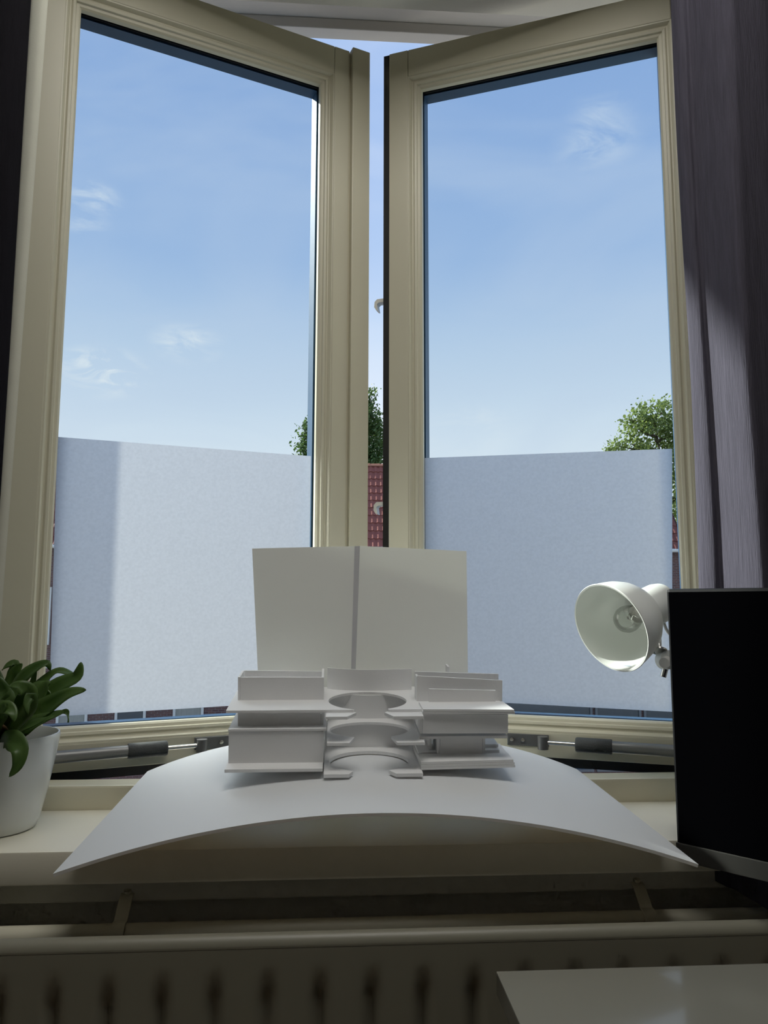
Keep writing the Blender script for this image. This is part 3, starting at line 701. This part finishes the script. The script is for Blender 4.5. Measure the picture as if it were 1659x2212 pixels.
def clip(u, v, label):
    p = from_px(u, v, .935); x = p.x
    b = (x, .999, -.35)
    t = thing('pipe_clip', b, label, 'pipe clip', 'clips holding the heating pipe')
    m = MB(b)
    path = [(.9990, -.338), (.985, -.337), (.968, -.340), (.953, -.3525)] + [(.943 + .0132*cos(a), -.3717 + .0132*sin(a)) for a in [radians(q) for q in range(75, 285, 15)]]
    def P(uu, vv):
        n = len(path) - 1; q = vv*n; k = min(n-1, int(q)); f = q - k
        return (x + (uu - .5)*.015, path[k][0]*(1-f) + path[k+1][0]*f, path[k][1]*(1-f) + path[k+1][1]*f)
    def N(uu, vv):
        a = Vector(P(uu, max(0, vv-.01))); c = Vector(P(uu, min(1, vv+.01))); t_ = c - a
        return Vector((0, -t_.z, t_.y)).normalized()*(-1)
    m.shell(P, N, .0013, 2, 40); m.build('strap', PIPEM, t, True)
    MB(b).lathe([(0, .004), (.004, .003), (.0045, 0), (0, 0)], (x, .975, -.3375), (0, -.3, 1), 14).build('screw', PIPEM, t, True)
clip(255, 1985, 'metal pipe clip holding the heating pipe on the left')
clip(1405, 1975, 'metal pipe clip holding the heating pipe on the right, below the monitor')

# ------------------------------------------------------------------ curtains
def curtain(name, path, z0f, z1, m, label, group, lining=None, amp=0.0):
    """path: list of (x, y) across; hangs from z1 down to z0f(u)"""
    base = (path[0][0], path[0][1], -.36)
    t = thing(name, base, label, 'curtain', group)
    P3 = [Vector((x, y, 0)) for x, y in path]; n = 160; c = crom(P3, n)
    def P(u, v):
        p = c[min(n, int(round(u*n)))]; z = z0f(u)*(1-v) + z1*v
        w = amp*(sin(3.1*z + 9*u) * .6 + sin(7.3*z + 4*u)*.4)
        return (p.x + w, p.y - w*.6, z)
    def N(u, v):
        i = min(n, int(round(u*n))); d = c[min(n, i+1)] - c[max(0, i-1)]
        return Vector((d.y, -d.x, 0)).normalized()
    MB(base).shell(P, N, .0022, n, 30).build('cloth', m, t, True, angle=75)
    return t, base, c
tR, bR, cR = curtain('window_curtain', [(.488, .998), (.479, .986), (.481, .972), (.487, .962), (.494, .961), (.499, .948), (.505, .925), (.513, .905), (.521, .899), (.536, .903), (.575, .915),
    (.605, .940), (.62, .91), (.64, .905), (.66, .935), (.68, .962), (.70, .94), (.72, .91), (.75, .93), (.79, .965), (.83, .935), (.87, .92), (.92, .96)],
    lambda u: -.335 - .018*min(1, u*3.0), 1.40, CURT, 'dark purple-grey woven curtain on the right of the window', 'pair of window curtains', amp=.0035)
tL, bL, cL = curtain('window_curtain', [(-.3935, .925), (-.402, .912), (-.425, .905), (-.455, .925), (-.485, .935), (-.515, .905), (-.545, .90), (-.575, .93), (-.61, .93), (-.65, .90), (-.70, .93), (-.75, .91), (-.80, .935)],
    lambda u: -.345, 1.40, CURTL, 'shade-darkened purple curtain with a pale lining on the left of the window', 'pair of window curtains', amp=.0015)
lp = crom([Vector(p) for p in ((-.372, .930, 0), (-.380, .9265, 0), (-.395, .931, 0), (-.415, .945, 0))], 20)
def LP(u, v):
    p = lp[min(20, int(round(u*20)))]; z = -.345*(1-v) + 1.40*v; return (p.x + .008 - .0246*(1-v), p.y, z)
def LN(u, v):
    i = min(20, int(round(u*20))); d = lp[min(20, i+1)] - lp[max(0, i-1)]; return Vector((-d.y, d.x, 0)).normalized()
MB(bL).shell(LP, LN, .0012, 20, 12).build('lining', LINING, tL, True)
rod = (0.05, .93, 1.40)
single('curtain_rail', MB(rod).box((-1.3, .90, 1.401), (1.4, .97, 1.4195), .002), WPLAS, rod, 'white curtain rail fixed under the ceiling', 'curtain rail')

# ------------------------------------------------------------------ outside: ground, house, trees
GZ = -6.9
st('ground', MB().box((-80, 3, GZ-.2), (90, 140, GZ)), GROUND, 'grey street ground far below the window', 'ground')
HB = (1.0, 28.0, GZ)
house = thing('neighbour_house', HB, 'brick row house with a red pantile roof across the street', 'house')
HX0, HX1 = -17.0, 13.0
EY, EZ, RY, RZ = 27.6, 2.05, 30.2, 5.52
MB(HB).box((HX0, 27.9, GZ), (HX1, 33.2, EZ)).build('brick_wall', BRICK, house)
for gx in (HX0 + .02, HX1 - .3):
    MB(HB).prism([(27.9, EZ), (30.2, 5.3), (33.2, EZ)], gx, gx + .28, axis='x').build('gable', BRICK, house)
sl_ = Vector((0, RY-EY, RZ-EZ)); SLEN = sl_.length; sd = sl_.normalized(); sn = Vector((0, -sd.z, sd.y))
rfb = MB(HB); qa = Vector((HX0-.1, EY, EZ)); qb = Vector((HX1+.1, EY, EZ))
A = [rfb.v(p) for p in (qa, qb, qb + sl_, qa + sl_)]; B = [rfb.v(p - sn*.08) for p in (qa, qb, qb + sl_, qa + sl_)]
rfb.bm.faces.new(A); rfb.bm.faces.new(B[::-1])
for k in range(4): rfb.bm.faces.new([A[k], A[(k+1) % 4], B[(k+1) % 4], B[k]])
# back slope
qc = Vector((HX0-.1, 33.4, EZ-.2)); qd = Vector((HX1+.1, 33.4, EZ-.2))
rfb.bm.faces.new([rfb.v(p) for p in (qa + sl_, qb + sl_, qd, qc)])
rfb.build('roof_deck', mat('roof_deck', (.08, .035, .03), .9, .2, 2), house, recalc=False)
TW, TL, NR = .200, .42, 11
pitch_ = (SLEN - .02)/NR
def tile_mesh(bm_add, org):
    """S-profile pantile, org = lower left corner on the roof plane"""
    nu = 8; prof = []
    for i in range(nu+1):
        u = i/nu; prof.append((u*TW*1.06, .012 + .036*(0.5 + 0.5*sin(2*pi*(u - .02)))))
    lo = [[], []]; hi = [[], []]
    for e, (dist, lift) in enumerate(((0.0, .030), (TL, .0))):
        for x, h in prof:
            p = Vector(org) + Vector((x, 0, 0)) + sd*dist + sn*(h + lift)
            hi[e].append(bm_add.v(p)); lo[e].append(bm_add.v(p - sn*.016))
    F = bm_add.bm.faces.new
    for i in range(nu):
        F([hi[0][i], hi[0][i+1], hi[1][i+1], hi[1][i]]); F([lo[0][i+1], lo[0][i], hi[0][i], hi[0][i+1]][::-1])
base_tile = MB(); tile_mesh(base_tile, (0, 0, 0)); bmesh.ops.recalc_face_normals(base_tile.bm, faces=base_tile.bm.faces[:])
tme = bpy.data.meshes.new('roof_tile'); base_tile.bm.to_mesh(tme); base_tile.bm.free(); tme.materials.append(ROOFM)
tme.polygons.foreach_set('use_smooth', [True]*len(tme.polygons)); tme.set_sharp_from_angle(angle=radians(45))
rest = MB(HB); ncol = int((HX1 - HX0)/TW)
for i in range(ncol):
    x = HX0 + i*TW
    near = (0.55 <= x <= 2.45) or (-11.75 <= x <= -10.1) or (-2.05 <= x <= -0.85)
    for r in range(NR):
        org = Vector((x, EY, EZ)) + sd*(r*pitch_)
        if near:
            o = bpy.data.objects.new('roof_tile', tme); COL.objects.link(o); o.parent = house
            o.location = org - Vector(HB) + sn*random.uniform(0, .006); o.rotation_euler = (0, 0, random.uniform(-.006, .006))
        else: tile_mesh(rest, org)
ro = rest.build('roof_tiles', ROOFM, house, True, angle=45); ro['kind'] = 'stuff'
rdm = MB()
def half(u, v):
    a = pi*v; return (u*.43, -cos(a)*(.125 + .012*u), sin(a)*(.115 + .012*u))
rdm.grid(half, 2, 8); bmesh.ops.recalc_face_normals(rdm.bm, faces=rdm.bm.faces[:])
rme = bpy.data.meshes.new('ridge_tile'); rdm.bm.to_mesh(rme); rdm.bm.free(); rme.materials.append(RIDGEM); rme.polygons.foreach_set('use_smooth', [True]*len(rme.polygons))
for i in range(int((HX1-HX0)/.4)):
    o = bpy.data.objects.new('ridge_tile', rme); COL.objects.link(o); o.parent = house
    o.location = Vector((HX0 + i*.4, RY, RZ - .04)) - Vector(HB)
MB(HB).tube([(HX0-.1, EY-.02, EZ-.03), (HX1+.1, EY-.02, EZ-.03)], .07, 12).build('gutter', WFRAME, house, True)
GFRAME = mat('grey_window_frame', (0.16, 0.17, 0.18), 0.5, 0.1, 3)
def hwin(x0, x1, z0, z1, inner, sill=True, split=True, fm=None):
    f = MB(HB); t = .085; y0 = 27.82
    f.box((x0, y0, z0), (x0+t, 27.93, z1)); f.box((x1-t, y0, z0), (x1, 27.93, z1)); f.box((x0+t, y0, z0), (x1-t, 27.93, z0+t)); f.box((x0+t, y0, z1-t), (x1-t, 27.93, z1))
    if split: f.box(((x0+x1)/2 - .04, y0, z0+t), ((x0+x1)/2 + .04, 27.93, z1-t))
    w = f.build('window_frame', fm or WFRAME, house)
    MB(HB).box((x0+t, 27.87, z0+t), (x1-t, 27.895, z1-t)).build('pane', inner, w)
k = 0
x = -15.4
while x < 3.6:
    hwin(x, x+1.05, -5.6, -3.4, (CURTP, DARKGL, CURTP)[k % 3], split=False)
    hwin(x + .1, x+1.6, -1.4, 0.6, (DARKGL, CURTP)[k % 2]); x += 1.98; k += 1
MB(HB).box((-17, 27.86, -2.2), (HX1, 27.9, -2.05)).build('string_course', WFRAME, house)
for x0, x1 in ((4.0, 6.1), (6.2, 9.4), (9.5, 11.2), (11.3, 12.7)):
    hwin(x0, x1, -5.9, -2.9, DARKGL, split=False, fm=GFRAME); hwin(x0 + .3, x1 - .2, -1.4, .6, DARKGL, fm=GFRAME)

def tree(name, label, base, crown, n_clump, leafsize, m, seed):
    rnd = random.Random(seed); t = thing(name, base, label, 'tree', 'trees behind the neighbour house')
    top = max(c[2] + c[3] for c in crown)
    b = Vector(base); cx = sum(c[0] for c in crown)/len(crown); cy = sum(c[1] for c in crown)/len(crown)
    tr = MB(base); tr.tube([b, b + Vector(((cx-b.x)*.3, 0, (top-b.z)*.4)), Vector((cx, cy, b.z + (top-b.z)*.92))], [.35, .22, .03], 10)
    for c in crown:
        s = Vector((cx, cy, c[2] - c[3]*.6)); tr.tube([s, (s + Vector(c[:3]))*.5 + Vector((0, 0, -.1)), Vector(c[:3])], [.10, .06, .015], 6)
    tr.build('trunk', BARK, t, True)
    verts, faces = [], []
    for (x, y, z, r) in crown:
        for _ in range(int(n_clump*r*r)):
            d = Vector((rnd.gauss(0, 1), rnd.gauss(0, 1), rnd.gauss(0, 1))).normalized()*r*rnd.uniform(.45, 1.05)
            cc = Vector((x, y, z)) + d; cr_ = rnd.uniform(.12, .28)
            for _ in range(9):
                p = cc + Vector((rnd.gauss(0, cr_), rnd.gauss(0, cr_), rnd.gauss(0, cr_*.8)))
                a = Vector((rnd.gauss(0, 1), rnd.gauss(0, 1), rnd.gauss(0, 1))).normalized(); e = a.orthogonal().normalized(); f = a.cross(e)
                s = leafsize*rnd.uniform(.6, 1.2); i = len(verts)
                verts += [p + e*s, p + f*s*.55, p - e*s, p - f*s*.55]; faces.append((i, i+1, i+2, i+3))
    me = bpy.data.meshes.new('foliage'); me.from_pydata([v - b for v in verts], [], faces); me.materials.append(m); me.update()
    o = bpy.data.objects.new('foliage', me); COL.objects.link(o); o.parent = t; o['kind'] = 'stuff'
# tall narrow tree showing between the two casements
TY = 44
def tp_(u, v, Y): return tuple(from_px(u, v, Y))
cr1 = [(*tp_(795, 852, TY), .38), (*tp_(792, 880, TY), .5), (*tp_(798, 910, TY), .75), (*tp_(770, 915, TY), .7), (*tp_(806, 940, TY), .8), (*tp_(745, 930, TY), .9), (*tp_(800, 975, TY), .85), (*tp_(765, 965, TY), 1.0),
       (*tp_(700, 920, TY), .85), (*tp_(672, 925, TY), .55), (*tp_(662, 955, TY), .42), (*tp_(690, 965, TY), .85), (*tp_(655, 978, TY), .35), (*tp_(725, 990, TY), 1.2), (*tp_(800, 1010, TY), .95), (*tp_(680, 1010, TY), .9), (*tp_(720, 885, TY), .7), (*tp_(760, 885, TY), .6)]
tree('tall_tree', 'dark green pointed tree seen between the two casements', (1.2, TY, GZ), cr1, 150, .12, LEAFT1, 3)
TY2 = 41
cr2 = [(*tp_(1437, 885, TY2), .6), (*tp_(1395, 895, TY2), .8), (*tp_(1420, 930, TY2), 1.1), (*tp_(1375, 925, TY2), .75), (*tp_(1360, 958, TY2), .6), (*tp_(1330, 962, TY2), .42), (*tp_(1400, 980, TY2), .9), (*tp_(1460, 930, TY2), 1.1), (*tp_(1455, 1000, TY2), 1.2),
       (*tp_(1480, 960, TY2), 1.3), (*tp_(1470, 1070, TY2), 1.3), (*tp_(1490, 1140, TY2), 1.3), (*tp_(1480, 1210, TY2), 1.2), (*tp_(1520, 1050, TY2), 1.5), (*tp_(1316, 972, TY2), .3), (*tp_(1350, 905, TY2), .22), (*tp_(1380, 1010, TY2), 1.0)]
tree('leafy_tree', 'light green leafy tree seen above the right frosted film', (19.5, TY2, GZ), cr2, 75, .12, LEAFT2, 5)
